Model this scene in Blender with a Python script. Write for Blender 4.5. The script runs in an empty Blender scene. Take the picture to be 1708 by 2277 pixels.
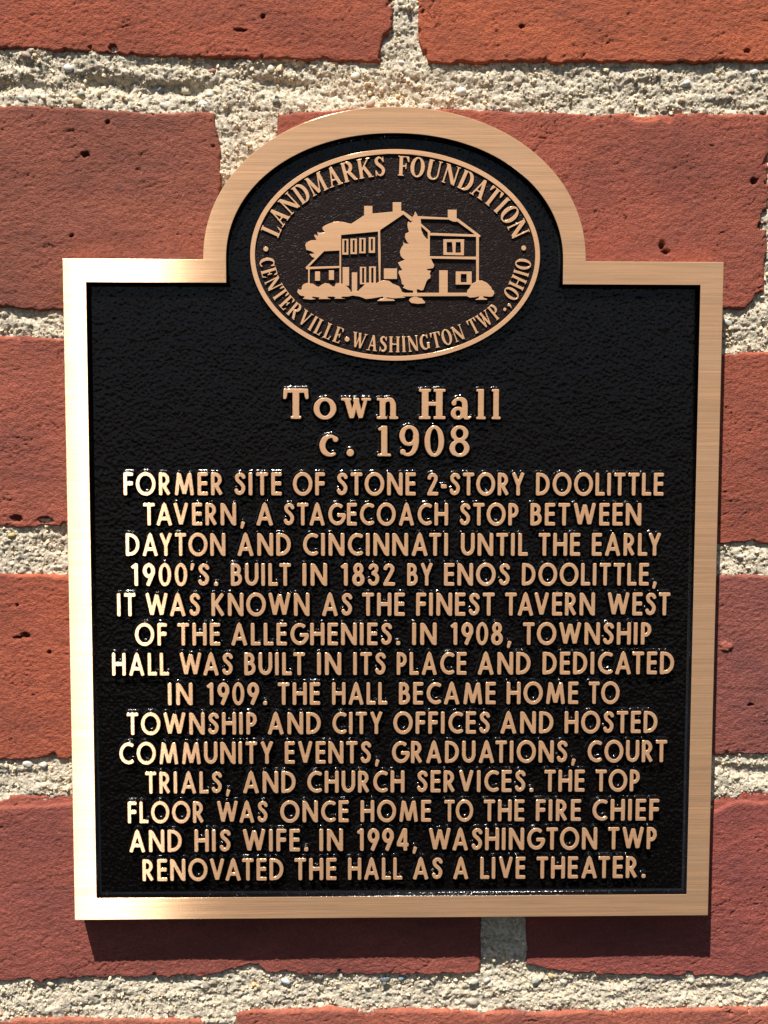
import bpy, math, random
import numpy as np
from mathutils import Vector
from mathutils.geometry import tessellate_polygon

# ------------------------------------------------------------------ camera, sky, sun, exposure
# World: metres. Wall plane = XZ at y=0, its face looks to -Y. Tables further down are in millimetres.
MM = 0.001
scene = bpy.context.scene
C = scene.collection
cam_d = bpy.data.cameras.new("camera"); cam = bpy.data.objects.new("camera", cam_d); C.objects.link(cam)
cam.location = (-0.0116126, -0.3774727, 0.0553408)
cam.rotation_euler = (1.4908293, -0.0022435, -0.0227600)
cam_d.sensor_fit = 'VERTICAL'; cam_d.sensor_height = 24.0; cam_d.lens = 24.0 * 2700 / 2277
cam_d.clip_start = 0.01; cam_d.clip_end = 500
scene.camera = cam

SUN = Vector((-0.190, -0.455, 0.868)).normalized()
world = bpy.data.worlds.new("World"); scene.world = world; world.use_nodes = True
wn = world.node_tree.nodes; wl = world.node_tree.links
sky = wn.new('ShaderNodeTexSky'); sky.sky_type = 'NISHITA'; sky.sun_disc = False
sky.sun_elevation = math.asin(SUN.z); sky.sun_rotation = math.atan2(SUN.x, SUN.y)
wl.new(sky.outputs[0], wn['Background'].inputs[0]); wn['Background'].inputs[1].default_value = 0.05
sun_d = bpy.data.lights.new("sun", 'SUN'); sun_d.energy = 5.0; sun_d.angle = math.radians(0.5); sun_d.color = (1.0, 0.96, 0.89)
sun = bpy.data.objects.new("sun", sun_d); C.objects.link(sun)
sun.rotation_euler = SUN.to_track_quat('Z', 'Y').to_euler()
sun.location = SUN * 5
scene.view_settings.view_transform = 'Standard'; scene.view_settings.look = 'None'
scene.view_settings.gamma = 1.0; scene.view_settings.use_curve_mapping = False
scene.view_settings.exposure = 0.75
scene.render.engine = 'CYCLES'

rng = np.random.default_rng(11)
random.seed(11)

# ------------------------------------------------------------------ noise
def _hash(ix, iy, seed):
    h = (ix.astype(np.int64) * 374761393 + iy.astype(np.int64) * 668265263 + seed * 1442695041) & 0xffffffff
    h = ((h ^ (h >> 13)) * 1274126177) & 0xffffffff
    return ((h ^ (h >> 16)) & 0xffffff) / float(0xffffff)
def noise(x, y, seed=0):
    ix = np.floor(x); iy = np.floor(y); fx = x - ix; fy = y - iy
    sx = fx * fx * fx * (fx * (fx * 6 - 15) + 10); sy = fy * fy * fy * (fy * (fy * 6 - 15) + 10)
    def g(a, b):
        t = _hash(ix + a, iy + b, seed) * 2 * math.pi
        return np.cos(t) * (fx - a) + np.sin(t) * (fy - b)
    return ((g(0, 0) * (1 - sx) + g(1, 0) * sx) * (1 - sy) + (g(0, 1) * (1 - sx) + g(1, 1) * sx) * sy) * 1.5
def fbm(x, y, seed=0, n=4, r=0.5):
    s = 0; a = 1.0
    for i in range(n):
        s = s + a * noise(x * 2 ** i, y * 2 ** i, seed + i * 17); a *= r
    return s
def worley(x, y, seed=0):
    ix = np.floor(x); iy = np.floor(y); best = np.full(x.shape, 9.0)
    for a in (-1, 0, 1):
        for b in (-1, 0, 1):
            px = ix + a + _hash(ix + a, iy + b, seed); py = iy + b + _hash(ix + a, iy + b, seed + 5)
            best = np.minimum(best, np.hypot(px - x, py - y))
    return best
def smooth(e0, e1, x):
    t = np.clip((x - e0) / (e1 - e0), 0, 1); return t * t * (3 - 2 * t)

# ------------------------------------------------------------------ materials
def new_mat(name):
    m = bpy.data.materials.new(name); m.use_nodes = True
    nt = m.node_tree; b = nt.nodes['Principled BSDF']
    return m, nt, b
def N(nt, t, **kw):
    n = nt.nodes.new(t)
    for k, v in kw.items():
        if k in n.inputs: n.inputs[k].default_value = v
        else: setattr(n, k, v)
    return n
def coords(nt, sx=1, sy=1, sz=1):
    g = nt.nodes.new('ShaderNodeNewGeometry'); m = N(nt, 'ShaderNodeMapping'); m.inputs['Scale'].default_value = (sx * 1000, sy * 1000, sz * 1000)
    nt.links.new(g.outputs['Position'], m.inputs['Vector']); return m.outputs[0]
def tex(nt, vec, scale, detail=3, rough=.55, dist=0.0):
    n = N(nt, 'ShaderNodeTexNoise'); n.inputs['Scale'].default_value = scale; n.inputs['Detail'].default_value = detail
    n.inputs['Roughness'].default_value = rough; n.inputs['Distortion'].default_value = dist
    nt.links.new(vec, n.inputs['Vector']); return n.outputs['Fac']
def ramp(nt, fac, stops):
    r = nt.nodes.new('ShaderNodeValToRGB'); e = r.color_ramp.elements
    while len(e) < len(stops): e.new(0.5)
    for el, (p, c) in zip(e, stops):
        el.position = p; el.color = (c, c, c, 1) if isinstance(c, (int, float)) else (*c, 1)
    nt.links.new(fac, r.inputs[0]); return r.outputs[0]
def bump(nt, h, strength, dist_mm, normal=None):
    b = nt.nodes.new('ShaderNodeBump'); b.inputs['Strength'].default_value = strength; b.inputs['Distance'].default_value = dist_mm * MM
    nt.links.new(h, b.inputs['Height'])
    if normal is not None: nt.links.new(normal, b.inputs['Normal'])
    return b.outputs[0]
def mix(nt, fac, a, b, mode='MIX'):
    n = nt.nodes.new('ShaderNodeMix'); n.data_type = 'RGBA'; n.blend_type = mode
    for s, v in ((n.inputs[0], fac), (n.inputs[6], a), (n.inputs[7], b)):
        if isinstance(v, (int, float)): s.default_value = v
        elif isinstance(v, tuple): s.default_value = (*v, 1)
        else: nt.links.new(v, s)
    return n.outputs[2]

def mat_brick():
    m, nt, b = new_mat('fired_clay'); L = nt.links
    oi = nt.nodes.new('ShaderNodeObjectInfo'); base = oi.outputs['Color']
    v = coords(nt); vw = coords(nt, .55, 1, 1.2)
    big = tex(nt, vw, .055, 4, .6); med = tex(nt, v, .35, 4, .65); fine = tex(nt, v, 1.45, 3, .75)
    c = mix(nt, ramp(nt, big, [(.40, 0.0), (.64, .85)]), base, mix(nt, 1.0, base, (.60, .66, .80), 'MULTIPLY'))
    c = mix(nt, ramp(nt, med, [(.45, 0.0), (.72, .35)]), c, mix(nt, 1.0, base, (1.25, 1.25, 1.1), 'MULTIPLY'))
    c = mix(nt, ramp(nt, fine, [(.36, .85), (.52, 0.0)]), c, mix(nt, 1.0, base, (.6, .55, .55), 'MULTIPLY'))  # dark dots: tiny shadows of the rough grain, put into the colour
    soot = tex(nt, coords(nt, .8, 1, 1.3), .11, 5, .7)
    c = mix(nt, ramp(nt, soot, [(.62, 0.0), (.80, .6)]), c, (.075, .05, .05))
    grog = N(nt, 'ShaderNodeTexVoronoi'); grog.inputs['Scale'].default_value = .45; L.new(v, grog.inputs['Vector'])
    c = mix(nt, ramp(nt, grog.outputs['Distance'], [(.05, .7), (.10, 0.0)]), c, (.45, .30, .24))
    att = N(nt, 'ShaderNodeAttribute'); att.attribute_name = 'chip_pale'
    c = mix(nt, att.outputs['Fac'], c, mix(nt, 1.0, base, (1.45, 1.5, 1.3), 'MULTIPLY'))
    c = mix(nt, 1.0, c, (.92, .745, .665), 'MULTIPLY'); L.new(c, b.inputs['Base Color']); b.inputs['Roughness'].default_value = .78; b.inputs['Specular IOR Level'].default_value = .35
    wr = tex(nt, coords(nt, .55, 1, 1.5), 1.0, 3, .6, .8)
    n1 = bump(nt, wr, .8, .30); n2 = bump(nt, tex(nt, coords(nt, .85, 1, 1.15), 2.2, 3, .7), 1.0, .72, n1)
    L.new(n2, b.inputs['Normal']); return m

def mat_mortar():
    m, nt, b = new_mat('lime_mortar'); L = nt.links
    v = coords(nt)
    c = ramp(nt, tex(nt, v, .9, 4, .7), [(.34, (.28, .235, .17)), (.5, (.58, .50, .375)), (.66, (.78, .69, .54))])
    c = mix(nt, ramp(nt, tex(nt, v, .12, 3, .6), [(.42, 0.0), (.62, .6)]), c, mix(nt, 1.0, c, (.80, .80, .82), 'MULTIPLY'))
    c = mix(nt, ramp(nt, tex(nt, v, .2, 3, .6, 1), [(.60, 0.0), (.72, .35)]), c, (.42, .24, .16))
    L.new(c, b.inputs['Base Color']); b.inputs['Roughness'].default_value = .9
    L.new(bump(nt, tex(nt, v, 2.3, 3, .75), 1.0, .42), b.inputs['Normal']); return m

def mat_grain():
    m, nt, b = new_mat('sand_grain'); a = N(nt, 'ShaderNodeAttribute'); a.attribute_name = 'tone'
    nt.links.new(a.outputs['Color'], b.inputs['Base Color']); b.inputs['Roughness'].default_value = .6; return m
def mat_pebble():
    m, nt, b = new_mat('pebble_stone'); oi = nt.nodes.new('ShaderNodeObjectInfo'); v = coords(nt)
    c = mix(nt, ramp(nt, tex(nt, v, 1.3, 4, .7), [(.35, 0.0), (.7, .7)]), oi.outputs['Color'], mix(nt, 1.0, oi.outputs['Color'], (.7, .66, .6), 'MULTIPLY'))
    nt.links.new(c, b.inputs['Base Color']); b.inputs['Roughness'].default_value = .6
    nt.links.new(bump(nt, tex(nt, v, 3, 3, .6), .5, .1), b.inputs['Normal']); return m

def mat_bronze(name, brushed=True):
    """brushed metal: a broad soft lobe and a streak lobe stretched across the brush lines (which run along X)"""
    m, nt, b = new_mat(name); L = nt.links
    k = 1.0 if brushed else .45
    line = tex(nt, coords(nt, .03, 1, 3.2), 1.0, 5, .8)
    line2 = tex(nt, coords(nt, .010, 1, .55), 1.0, 4, .65)
    speck = tex(nt, coords(nt), 3.2, 2, .7)
    blot = tex(nt, coords(nt), .05, 3, .6)
    c = mix(nt, ramp(nt, line, [(.34, 0.0), (.66, 1.0)]), tuple(x * (1 - .22 * k) for x in BR['col']), tuple(min(1, x * (1 + .18 * k)) for x in BR['col']))
    c = mix(nt, ramp(nt, line2, [(.38, .25 * k), (.60, 0.0)]), c, (.52, .36, .22))
    c = mix(nt, ramp(nt, speck, [(.64, 0.0), (.76, .5)]), c, (.95, .76, .54))
    c = mix(nt, ramp(nt, blot, [(.45, 0.0), (.65, .22)]), c, (.72, .52, .37))
    L.new(c, b.inputs['Base Color']); b.inputs['Metallic'].default_value = 1.0; b.inputs['Roughness'].default_value = BR['broad']
    p2 = nt.nodes.new('ShaderNodeBsdfAnisotropic'); L.new(c, p2.inputs['Color'])
    ax, ay = BR['across'], BR['along']                     # streak lobe: narrow along the brush lines, wide across them
    p2.inputs['Anisotropy'].default_value = 1 - math.sqrt(ax / ay)
    r0 = math.sqrt(math.sqrt(ax * ay)); L.new(ramp(nt, line, [(.3, r0 * .9), (.7, r0 * 1.1)]), p2.inputs['Roughness'])
    t = nt.nodes.new('ShaderNodeCombineXYZ'); t.inputs[0].default_value = 1.0; L.new(t.outputs[0], p2.inputs['Tangent'])
    n1 = bump(nt, line, .3, .03); n2 = bump(nt, speck, .5, .04, n1); L.new(n2, b.inputs['Normal'])
    L.new(bump(nt, tex(nt, coords(nt, 1.2, 1, 2.6), 1.7, 3, .7), .8, .015), p2.inputs['Normal'])
    mx = nt.nodes.new('ShaderNodeMixShader'); mx.inputs[0].default_value = BR['streak'] * (1 if brushed else .6)
    L.new(b.outputs[0], mx.inputs[1]); L.new(p2.outputs[0], mx.inputs[2]); L.new(mx.outputs[0], nt.nodes['Material Output'].inputs[0])
    return m
def mat_paint(name, base, rough, bscale, bdist, wormy=False, spec=.2):
    m, nt, b = new_mat(name); L = nt.links
    v = coords(nt)
    b.inputs['Base Color'].default_value = (*base, 1); b.inputs['Specular IOR Level'].default_value = spec
    if wormy:
        h = tex(nt, v, bscale, 1.5, .4, 2.2)
        L.new(bump(nt, h, .9, bdist), b.inputs['Normal'])
        b.inputs['Roughness'].default_value = rough
    else:
        h1 = tex(nt, v, bscale, 1.5, .5, .8); h2 = tex(nt, v, 2.8, 2, .6); h3 = tex(nt, v, .16, 2, .5)
        vo = N(nt, 'ShaderNodeTexVoronoi'); vo.feature = 'SMOOTH_F1'; vo.inputs['Scale'].default_value = bscale; vo.inputs['Smoothness'].default_value = .6
        wv = nt.nodes.new('ShaderNodeVectorMath'); wv.operation = 'ADD'; L.new(v, wv.inputs[0]); wt = N(nt, 'ShaderNodeTexNoise'); wt.inputs['Scale'].default_value = .8; L.new(v, wt.inputs['Vector']); L.new(wt.outputs['Color'], wv.inputs[1]); L.new(wv.outputs[0], vo.inputs['Vector'])
        n = bump(nt, h3, .7, bdist * 2.2); n = bump(nt, vo.outputs['Distance'], 1.0, bdist * 1.0, n); n = bump(nt, h1, .7, bdist * .8, n); n = bump(nt, h2, .5, .04, n)
        L.new(n, b.inputs['Normal'])
        L.new(ramp(nt, tex(nt, v, .7, 3, .6), [(.3, rough - .04), (.7, rough + .06)]), b.inputs['Roughness'])
        c = ramp(nt, tex(nt, v, 2.1, 4, .75), [(.54, base), (.62, (base[0] * 2.2, base[1] * 2.2, base[2] * 2.2)), (.76, (.05, .045, .04))])  # pale dust specks, also painted in for the enamel's fine sparkle
        L.new(c, b.inputs['Base Color'])
    return m
BR = dict(col=(.74, .485, .29), broad=.82, across=.008, along=.42, streak=.36)
M_BRICK = mat_brick(); M_MORTAR = mat_mortar(); M_GRAIN = mat_grain(); M_PEB = mat_pebble()
M_BRONZE = mat_bronze('brushed_bronze'); M_BRONZE_L = mat_bronze('brushed_bronze_letters', False)
M_BLACK = mat_paint('black_enamel', (.0022, .0017, .0018), .14, .85, .22, spec=.24)
M_BLACK_EDGE = mat_paint('black_enamel_edge', (.0025, .002, .002), .14, 1.3, .09, spec=.45)
M_SEAL = mat_paint('black_enamel_wrinkled', (.012, .0068, .0058), .42, .9, .24, True, .14)
M_EDGE = mat_bronze('bronze_side', False)

# ------------------------------------------------------------------ mesh and tagging helpers
def link(name, me, mat=None, parent=None, **props):
    o = bpy.data.objects.new(name, me); C.objects.link(o)
    if mat is not None and me is not None:
        for mm_ in (mat if isinstance(mat, (list, tuple)) else [mat]):
            if len(me.materials) < (len(mat) if isinstance(mat, (list, tuple)) else 1): me.materials.append(mm_)
    if parent is not None: o.parent = parent
    for k, v in props.items(): o[k] = v
    return o
def np_mesh(name, V, Q, smooth_=True, mats=None):
    me = bpy.data.meshes.new(name); V = np.asarray(V, np.float32); Q = np.asarray(Q, np.int32); k = Q.shape[1]
    me.vertices.add(len(V)); me.vertices.foreach_set('co', V.ravel())
    me.loops.add(Q.size); me.loops.foreach_set('vertex_index', Q.ravel())
    me.polygons.add(len(Q)); me.polygons.foreach_set('loop_start', np.arange(0, Q.size, k, dtype=np.int32))
    if mats is not None: me.polygons.foreach_set('material_index', np.asarray(mats, np.int32))
    me.polygons.foreach_set('use_smooth', np.full(len(Q), smooth_, bool))
    me.update(calc_edges=True); return me
def py_mesh(name, V, Fc, mats=None, smooth_=False):
    me = bpy.data.meshes.new(name); me.from_pydata(V, [], Fc)
    if mats is not None: me.polygons.foreach_set('material_index', np.array(mats, np.int32))
    me.polygons.foreach_set('use_smooth', np.full(len(Fc), smooth_, bool)); me.update(); return me
def grid_mesh(name, X, Y, Z, keep=None):
    ny, nx = X.shape; idx = np.arange(nx * ny).reshape(ny, nx)
    Q = np.stack([idx[:-1, :-1], idx[:-1, 1:], idx[1:, 1:], idx[1:, :-1]], -1)
    Q = Q[keep] if keep is not None else Q.reshape(-1, 4)
    V = np.stack([X.ravel(), Y.ravel(), Z.ravel()], 1)
    if keep is not None:
        used = np.unique(Q); rem = np.full(len(V), -1); rem[used] = np.arange(len(used)); V = V[used]; Q = rem[Q]
        return np_mesh(name, V, Q), used
    return np_mesh(name, V, Q), None
def empty(name, loc=(0, 0, 0), parent=None, **props):
    o = bpy.data.objects.new(name, None); o.empty_display_size = .01; C.objects.link(o); o.location = loc
    if parent is not None: o.parent = parent
    for k, v in props.items(): o[k] = v
    return o

# ------------------------------------------------------------------ measured tables (mm on the plaque face / wall face)
TEXT = [
  (30.81, 6.98, [("FORMER", -82.0, -51.9), ("SITE", -48.6, -34.2), ("OF", -30.8, -21.1), ("STONE", -17.6, 6.5), ("2-STORY", 9.9, 39.8), ("DOOLITTLE", 43.2, 82.3)]),
  (21.63, 6.89, [("TAVERN,", -76.2, -45.4), ("A", -42.1, -36.7), ("STAGECOACH", -33.7, 16.4), ("STOP", 19.9, 38.0), ("BETWEEN", 41.6, 75.6)]),
  (12.32, 7.00, [("DAYTON", -81.6, -51.4), ("AND", -47.9, -31.4), ("CINCINNATI", -27.9, 16.6), ("UNTIL", 20.4, 40.9), ("THE", 44.2, 57.0), ("EARLY", 60.6, 82.0)]),
  (3.12, 6.95, [("1900'S.", -80.0, -53.7), ("BUILT", -49.8, -31.5), ("IN", -28.0, -20.5), ("1832", -16.2, 0.3), ("BY", 4.0, 12.0), ("ENOS", 15.3, 35.5), ("DOOLITTLE,", 39.2, 80.8)]),
  (-6.18, 7.13, [("IT", -84.5, -78.8), ("WAS", -76.0, -59.2), ("KNOWN", -55.8, -25.9), ("AS", -22.2, -12.8), ("THE", -9.8, 3.3), ("FINEST", 6.8, 30.9), ("TAVERN", 34.1, 61.8), ("WEST", 65.6, 85.1)]),
  (-15.26, 6.94, [("OF", -79.2, -69.4), ("THE", -66.3, -53.2), ("ALLEGHENIES.", -50.0, 1.9), ("IN", 5.6, 13.1), ("1908,", 17.5, 36.2), ("TOWNSHIP", 39.7, 79.5)]),
  (-24.55, 7.07, [("HALL", -86.3, -68.9), ("WAS", -65.8, -49.4), ("BUILT", -45.9, -27.3), ("IN", -23.6, -16.2), ("ITS", -12.5, -2.5), ("PLACE", 0.9, 22.4), ("AND", 25.7, 42.3), ("DEDICATED", 45.9, 86.8)]),
  (-33.81, 6.96, [("IN", -69.4, -61.8), ("1909.", -57.4, -39.0), ("THE", -35.7, -22.7), ("HALL", -19.0, -2.0), ("BECAME", 1.6, 31.5), ("HOME", 34.9, 57.1), ("TO", 60.3, 69.9)]),
  (-43.05, 6.95, [("TOWNSHIP", -82.1, -42.1), ("AND", -39.0, -22.4), ("CITY", -19.0, -3.3), ("OFFICES", -0.1, 29.8), ("AND", 32.9, 49.6), ("HOSTED", 53.0, 82.0)]),
  (-52.30, 7.00, [("COMMUNITY", -84.6, -37.0), ("EVENTS,", -33.6, -4.4), ("GRADUATIONS,", -0.6, 56.6), ("COURT", 60.2, 85.1)]),
  (-61.55, 6.93, [("TRIALS,", -76.7, -50.5), ("AND", -46.7, -30.2), ("CHURCH", -26.8, 3.4), ("SERVICES.", 7.2, 43.5), ("THE", 46.9, 59.5), ("TOP", 62.9, 76.8)]),
  (-70.87, 6.87, [("FLOOR", -82.2, -58.6), ("WAS", -54.8, -39.0), ("ONCE", -35.1, -13.9), ("HOME", -10.2, 11.7), ("TO", 15.8, 24.8), ("THE", 28.1, 40.8), ("FIRE", 44.4, 58.5), ("CHIEF", 62.0, 83.0)]),
  (-80.08, 7.11, [("AND", -82.0, -65.5), ("HIS", -61.7, -50.5), ("WIFE.", -46.9, -26.5), ("IN", -23.0, -15.7), ("1994,", -11.2, 7.4), ("WASHINGTON", 10.9, 63.7), ("TWP", 67.1, 82.5)]),
  (-89.31, 7.02, [("RENOVATED", -77.9, -34.1), ("THE", -30.8, -17.7), ("HALL", -14.1, 2.8), ("AS", 6.0, 15.4), ("A", 18.6, 23.6), ("LIVE", 27.2, 41.3), ("THEATER.", 44.8, 79.1)]),
]
ART = [
  ('tree',[(-16.41,108.81),(-16.41,104.21),(-21.57,103.93),(-23.99,101.99),(-24.83,102.19),(-25.56,103.12),(-23.98,103.3),(-25.14,103.96),(-26.57,104.36),(-26.57,104.78),(-26.86,105.71),(-26.56,106.33),(-25.76,106.86),(-24.82,107.17),(-23.45,107.18),(-24.18,108.52),(-23.97,108.83),(-23.03,108.32),(-23.24,109.67),(-22.5,109.26),(-20.93,109.47),(-21.66,110.4),(-21.66,111.02),(-20.92,111.54),(-19.66,112.07),(-18.4,112.49),(-16.93,112.7),(-15.25,112.55),(-13.99,112.18),(-13.05,112.06),(-12.73,111.07),(-13.15,109.21)],[]),
  ('house',[(-13.05,112.1),(-9.16,114.61),(-6.85,115.08),(-0.75,115.65),(2.4,115.92),(5.04,114.11),(4.89,112.79),(2.4,114.93),(-4.53,110.25),(-5.05,109.87),(-16.41,108.73),(-16.51,109.39)],[]),
  ('chimney',[(-9.27,117.29),(-6.85,117.31),(-6.81,114.83),(-9.26,114.2)],[]),
  ('chimney',[(-0.76,118.42),(1.76,118.44),(1.77,115.4),(-0.75,115.18)],[]),
  ('house',[(-16.62,109.39),(-16.16,109.4),(-16.17,94.02),(-16.63,94.01)],[]),
  ('house',[(-5.1,110.08),(-4.53,110.25),(-4.34,102.4),(-4.41,94.8),(-4.81,94.8),(-5.09,104.48)],[]),
  ('house',[(-21.99,103.93),(-21.31,103.89),(-25.82,99.26),(-16.52,99.6),(-16.52,99.05),(-26.58,98.59),(-26.73,99.17)],[]),
  ('house',[(-25.99,98.76),(-25.55,98.76),(-25.56,94.08),(-26.01,94.07)],[]),
  ('window',[(-23.93,97.94),(-22.46,97.94),(-22.47,95.24),(-23.94,95.23)],[]),
  ('window',[(-19.79,98.27),(-18.31,98.28),(-18.31,95.51),(-19.79,95.5)],[]),
  ('window',[(-15.82,107.53),(-13.99,107.54),(-13.99,102.98),(-15.82,102.97)],[[(-15.23,107.2),(-14.54,107.21),(-14.54,103.56),(-15.23,103.55)]]),
  ('window',[(-13.36,107.65),(-11.43,107.66),(-11.42,103.16),(-13.36,103.15)],[[(-12.71,107.26),(-12.08,107.26),(-12.08,103.65),(-12.71,103.65)]]),
  ('window',[(-10.73,107.87),(-8.84,107.88),(-8.83,103.42),(-10.73,103.41)],[[(-10.08,107.52),(-9.45,107.53),(-9.44,103.87),(-10.08,103.87)]]),
  ('window',[(-7.89,108.09),(-6.04,108.1),(-6.03,103.54),(-7.89,103.53)],[[(-7.28,107.7),(-6.65,107.71),(-6.64,104.16),(-7.28,104.15)]]),
  ('window',[(-10.52,99.36),(-8.68,99.36),(-8.68,94.26),(-10.51,94.25)],[[(-9.9,99.11),(-9.23,99.11),(-9.23,94.63),(-9.9,94.63)]]),
  ('window',[(-7.78,99.47),(-5.77,99.48),(-5.76,94.38),(-7.77,94.37)],[[(-7.16,99.12),(-6.45,99.13),(-6.44,94.64),(-7.16,94.64)]]),
  ('door',[(-15.68,99.23),(-13.78,99.23),(-13.78,93.82),(-15.68,93.81)],[]),
  ('door',[(-12.94,97.68),(-11.36,97.69),(-11.36,91.74),(-12.94,91.73)],[]),
  ('sign',[(-3.35,98.91),(0.56,98.93),(0.57,95.87),(-3.34,95.85)],[]),
  ('bush',[(-29.28,91.97),(-28.96,92.71),(-28.43,92.46),(-27.91,92.61),(-27.9,93.34),(-27.59,93.96),(-27.06,94.28),(-26.53,94.49),(-25.8,94.43),(-24.53,94.29),(-23.48,93.56),(-22.85,93.36),(-22.0,93.99),(-20.95,94.51),(-19.69,94.31),(-18.63,93.48),(-18.11,93.49),(-17.79,94.32),(-16.95,94.53),(-15.68,94.33),(-15.05,93.92),(-13.99,93.19),(-13.47,92.46),(-13.15,91.88),(-11.04,92.16),(-10.83,92.48),(-9.35,93.84),(-8.51,94.68),(-7.24,94.68),(-5.55,94.59),(-4.29,95.22),(-3.02,95.43),(-1.75,95.23),(-0.69,94.4),(1.21,93.68),(1.74,92.85),(2.06,92.01),(2.91,91.7),(3.0,90.34),(-0.47,90.12),(-2.59,90.42),(-2.59,90.07),(-0.47,89.8),(-0.05,89.39),(-5.33,89.32),(-4.7,89.79),(-3.43,90.11),(-3.64,90.63),(-6.81,90.09),(-8.71,89.87),(-10.62,90.6),(-11.25,90.7),(-12.73,90.9),(-14.2,90.58),(-15.89,90.57),(-16.21,90.22),(-14.84,89.95),(-18.21,90.0),(-17.58,90.25),(-18.43,90.56),(-20.11,90.55),(-20.32,90.2),(-19.27,89.83),(-22.86,89.81),(-22.54,90.27),(-24.75,90.53),(-24.86,90.18),(-23.7,89.81),(-25.18,89.63),(-27.6,89.9),(-27.07,90.31),(-27.18,90.63),(-28.33,90.83),(-28.96,91.35)],[]),
  ('tree',[(5.95,115.77),(6.27,115.22),(6.52,114.91),(6.7,114.19),(7.54,113.98),(7.7,112.02),(7.77,110.36),(8.41,108.91),(9.25,107.88),(10.1,107.47),(10.12,102.89),(10.65,102.48),(10.98,101.23),(11.72,99.99),(11.41,99.15),(9.41,98.79),(9.72,98.41),(10.74,98.31),(10.36,97.48),(10.62,96.96),(10.54,96.12),(9.84,95.81),(9.32,94.97),(8.9,93.71),(8.48,92.67),(7.85,92.46),(6.9,92.87),(6.47,92.76),(6.58,92.03),(6.59,91.2),(6.8,90.36),(8.07,90.16),(8.29,89.74),(9.03,89.11),(8.93,88.69),(6.81,88.52),(4.9,88.78),(4.22,89.41),(4.48,90.04),(5.53,90.56),(5.42,92.44),(3.83,92.65),(2.35,93.27),(2.81,93.89),(2.03,94.41),(1.92,95.35),(1.49,96.6),(1.02,97.64),(1.17,98.27),(2.22,98.38),(1.48,99.52),(0.85,100.66),(2.11,101.19),(2.99,101.61),(2.21,102.02),(1.68,102.64),(1.43,103.89),(1.89,105.14),(2.51,105.97),(2.34,106.8),(3.04,106.29),(4.16,106.25),(3.57,106.81),(3.14,107.64),(2.89,108.26),(3.14,109.3),(4.14,109.67),(3.93,110.34),(3.76,110.96),(3.65,111.99),(3.86,112.82),(4.6,112.41),(5.12,112.83),(4.97,113.45),(5.22,114.28),(5.64,114.7)],[]),
  ('house',[(6.69,114.39),(15.76,113.97),(15.76,113.47),(7.54,113.63),(6.7,113.67)],[]),
  ('chimney',[(15.7,116.31),(18.31,116.32),(18.34,112.8),(17.24,112.9),(15.97,113.43),(15.72,113.62)],[]),
  ('house',[(18.18,113.74),(18.81,113.7),(25.5,108.8),(25.4,108.34),(24.66,108.54),(18.19,113.15)],[]),
  ('house',[(7.69,112.22),(10.51,109.86),(10.2,109.19),(7.7,111.46)],[]),
  ('house',[(10.09,109.48),(24.87,109.06),(24.66,108.42),(10.09,108.77)],[]),
  ('house',[(9.77,109.54),(10.34,109.54),(10.38,102.79),(9.81,102.79)],[]),
  ('house',[(24.24,108.69),(25.04,108.69),(25.16,94.83),(24.35,94.83)],[]),
  ('house',[(10.34,102.58),(24.39,102.51),(24.4,101.76),(10.34,101.96)],[]),
  ('window',[(14.42,107.59),(20.61,107.63),(20.58,102.95),(14.45,103.02)],[[(15.38,106.83),(17.03,106.84),(17.26,103.66),(15.44,103.75)],[(18.12,106.85),(19.6,106.85),(19.71,103.67),(18.04,103.66)]]),
  ('door',[(13.21,98.43),(15.75,98.44),(15.79,91.55),(13.25,91.54)],[]),
  ('window',[(18.19,98.1),(22.95,98.12),(22.98,94.3),(18.21,94.28)],[[(19.67,97.42),(21.47,97.43),(21.49,94.92),(19.69,94.91)]]),
  ('ground_line',[(2.35,91.7),(21.83,91.85),(21.84,90.89),(2.36,90.72)],[]),
  ('bush',[(21.62,92.1),(21.83,92.73),(22.35,93.15),(22.87,94.2),(23.19,94.62),(23.93,94.93),(24.77,95.46),(26.04,95.51),(27.53,94.85),(28.17,94.22),(28.81,93.6),(29.14,92.76),(29.67,92.45),(29.79,91.72),(29.37,90.88),(28.63,90.71),(26.51,90.87),(26.51,90.4),(27.68,90.03),(27.58,89.82),(24.18,89.85),(25.03,90.23),(25.44,90.86),(23.96,90.54),(22.48,90.43),(21.63,90.84)],[]),
]
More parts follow.
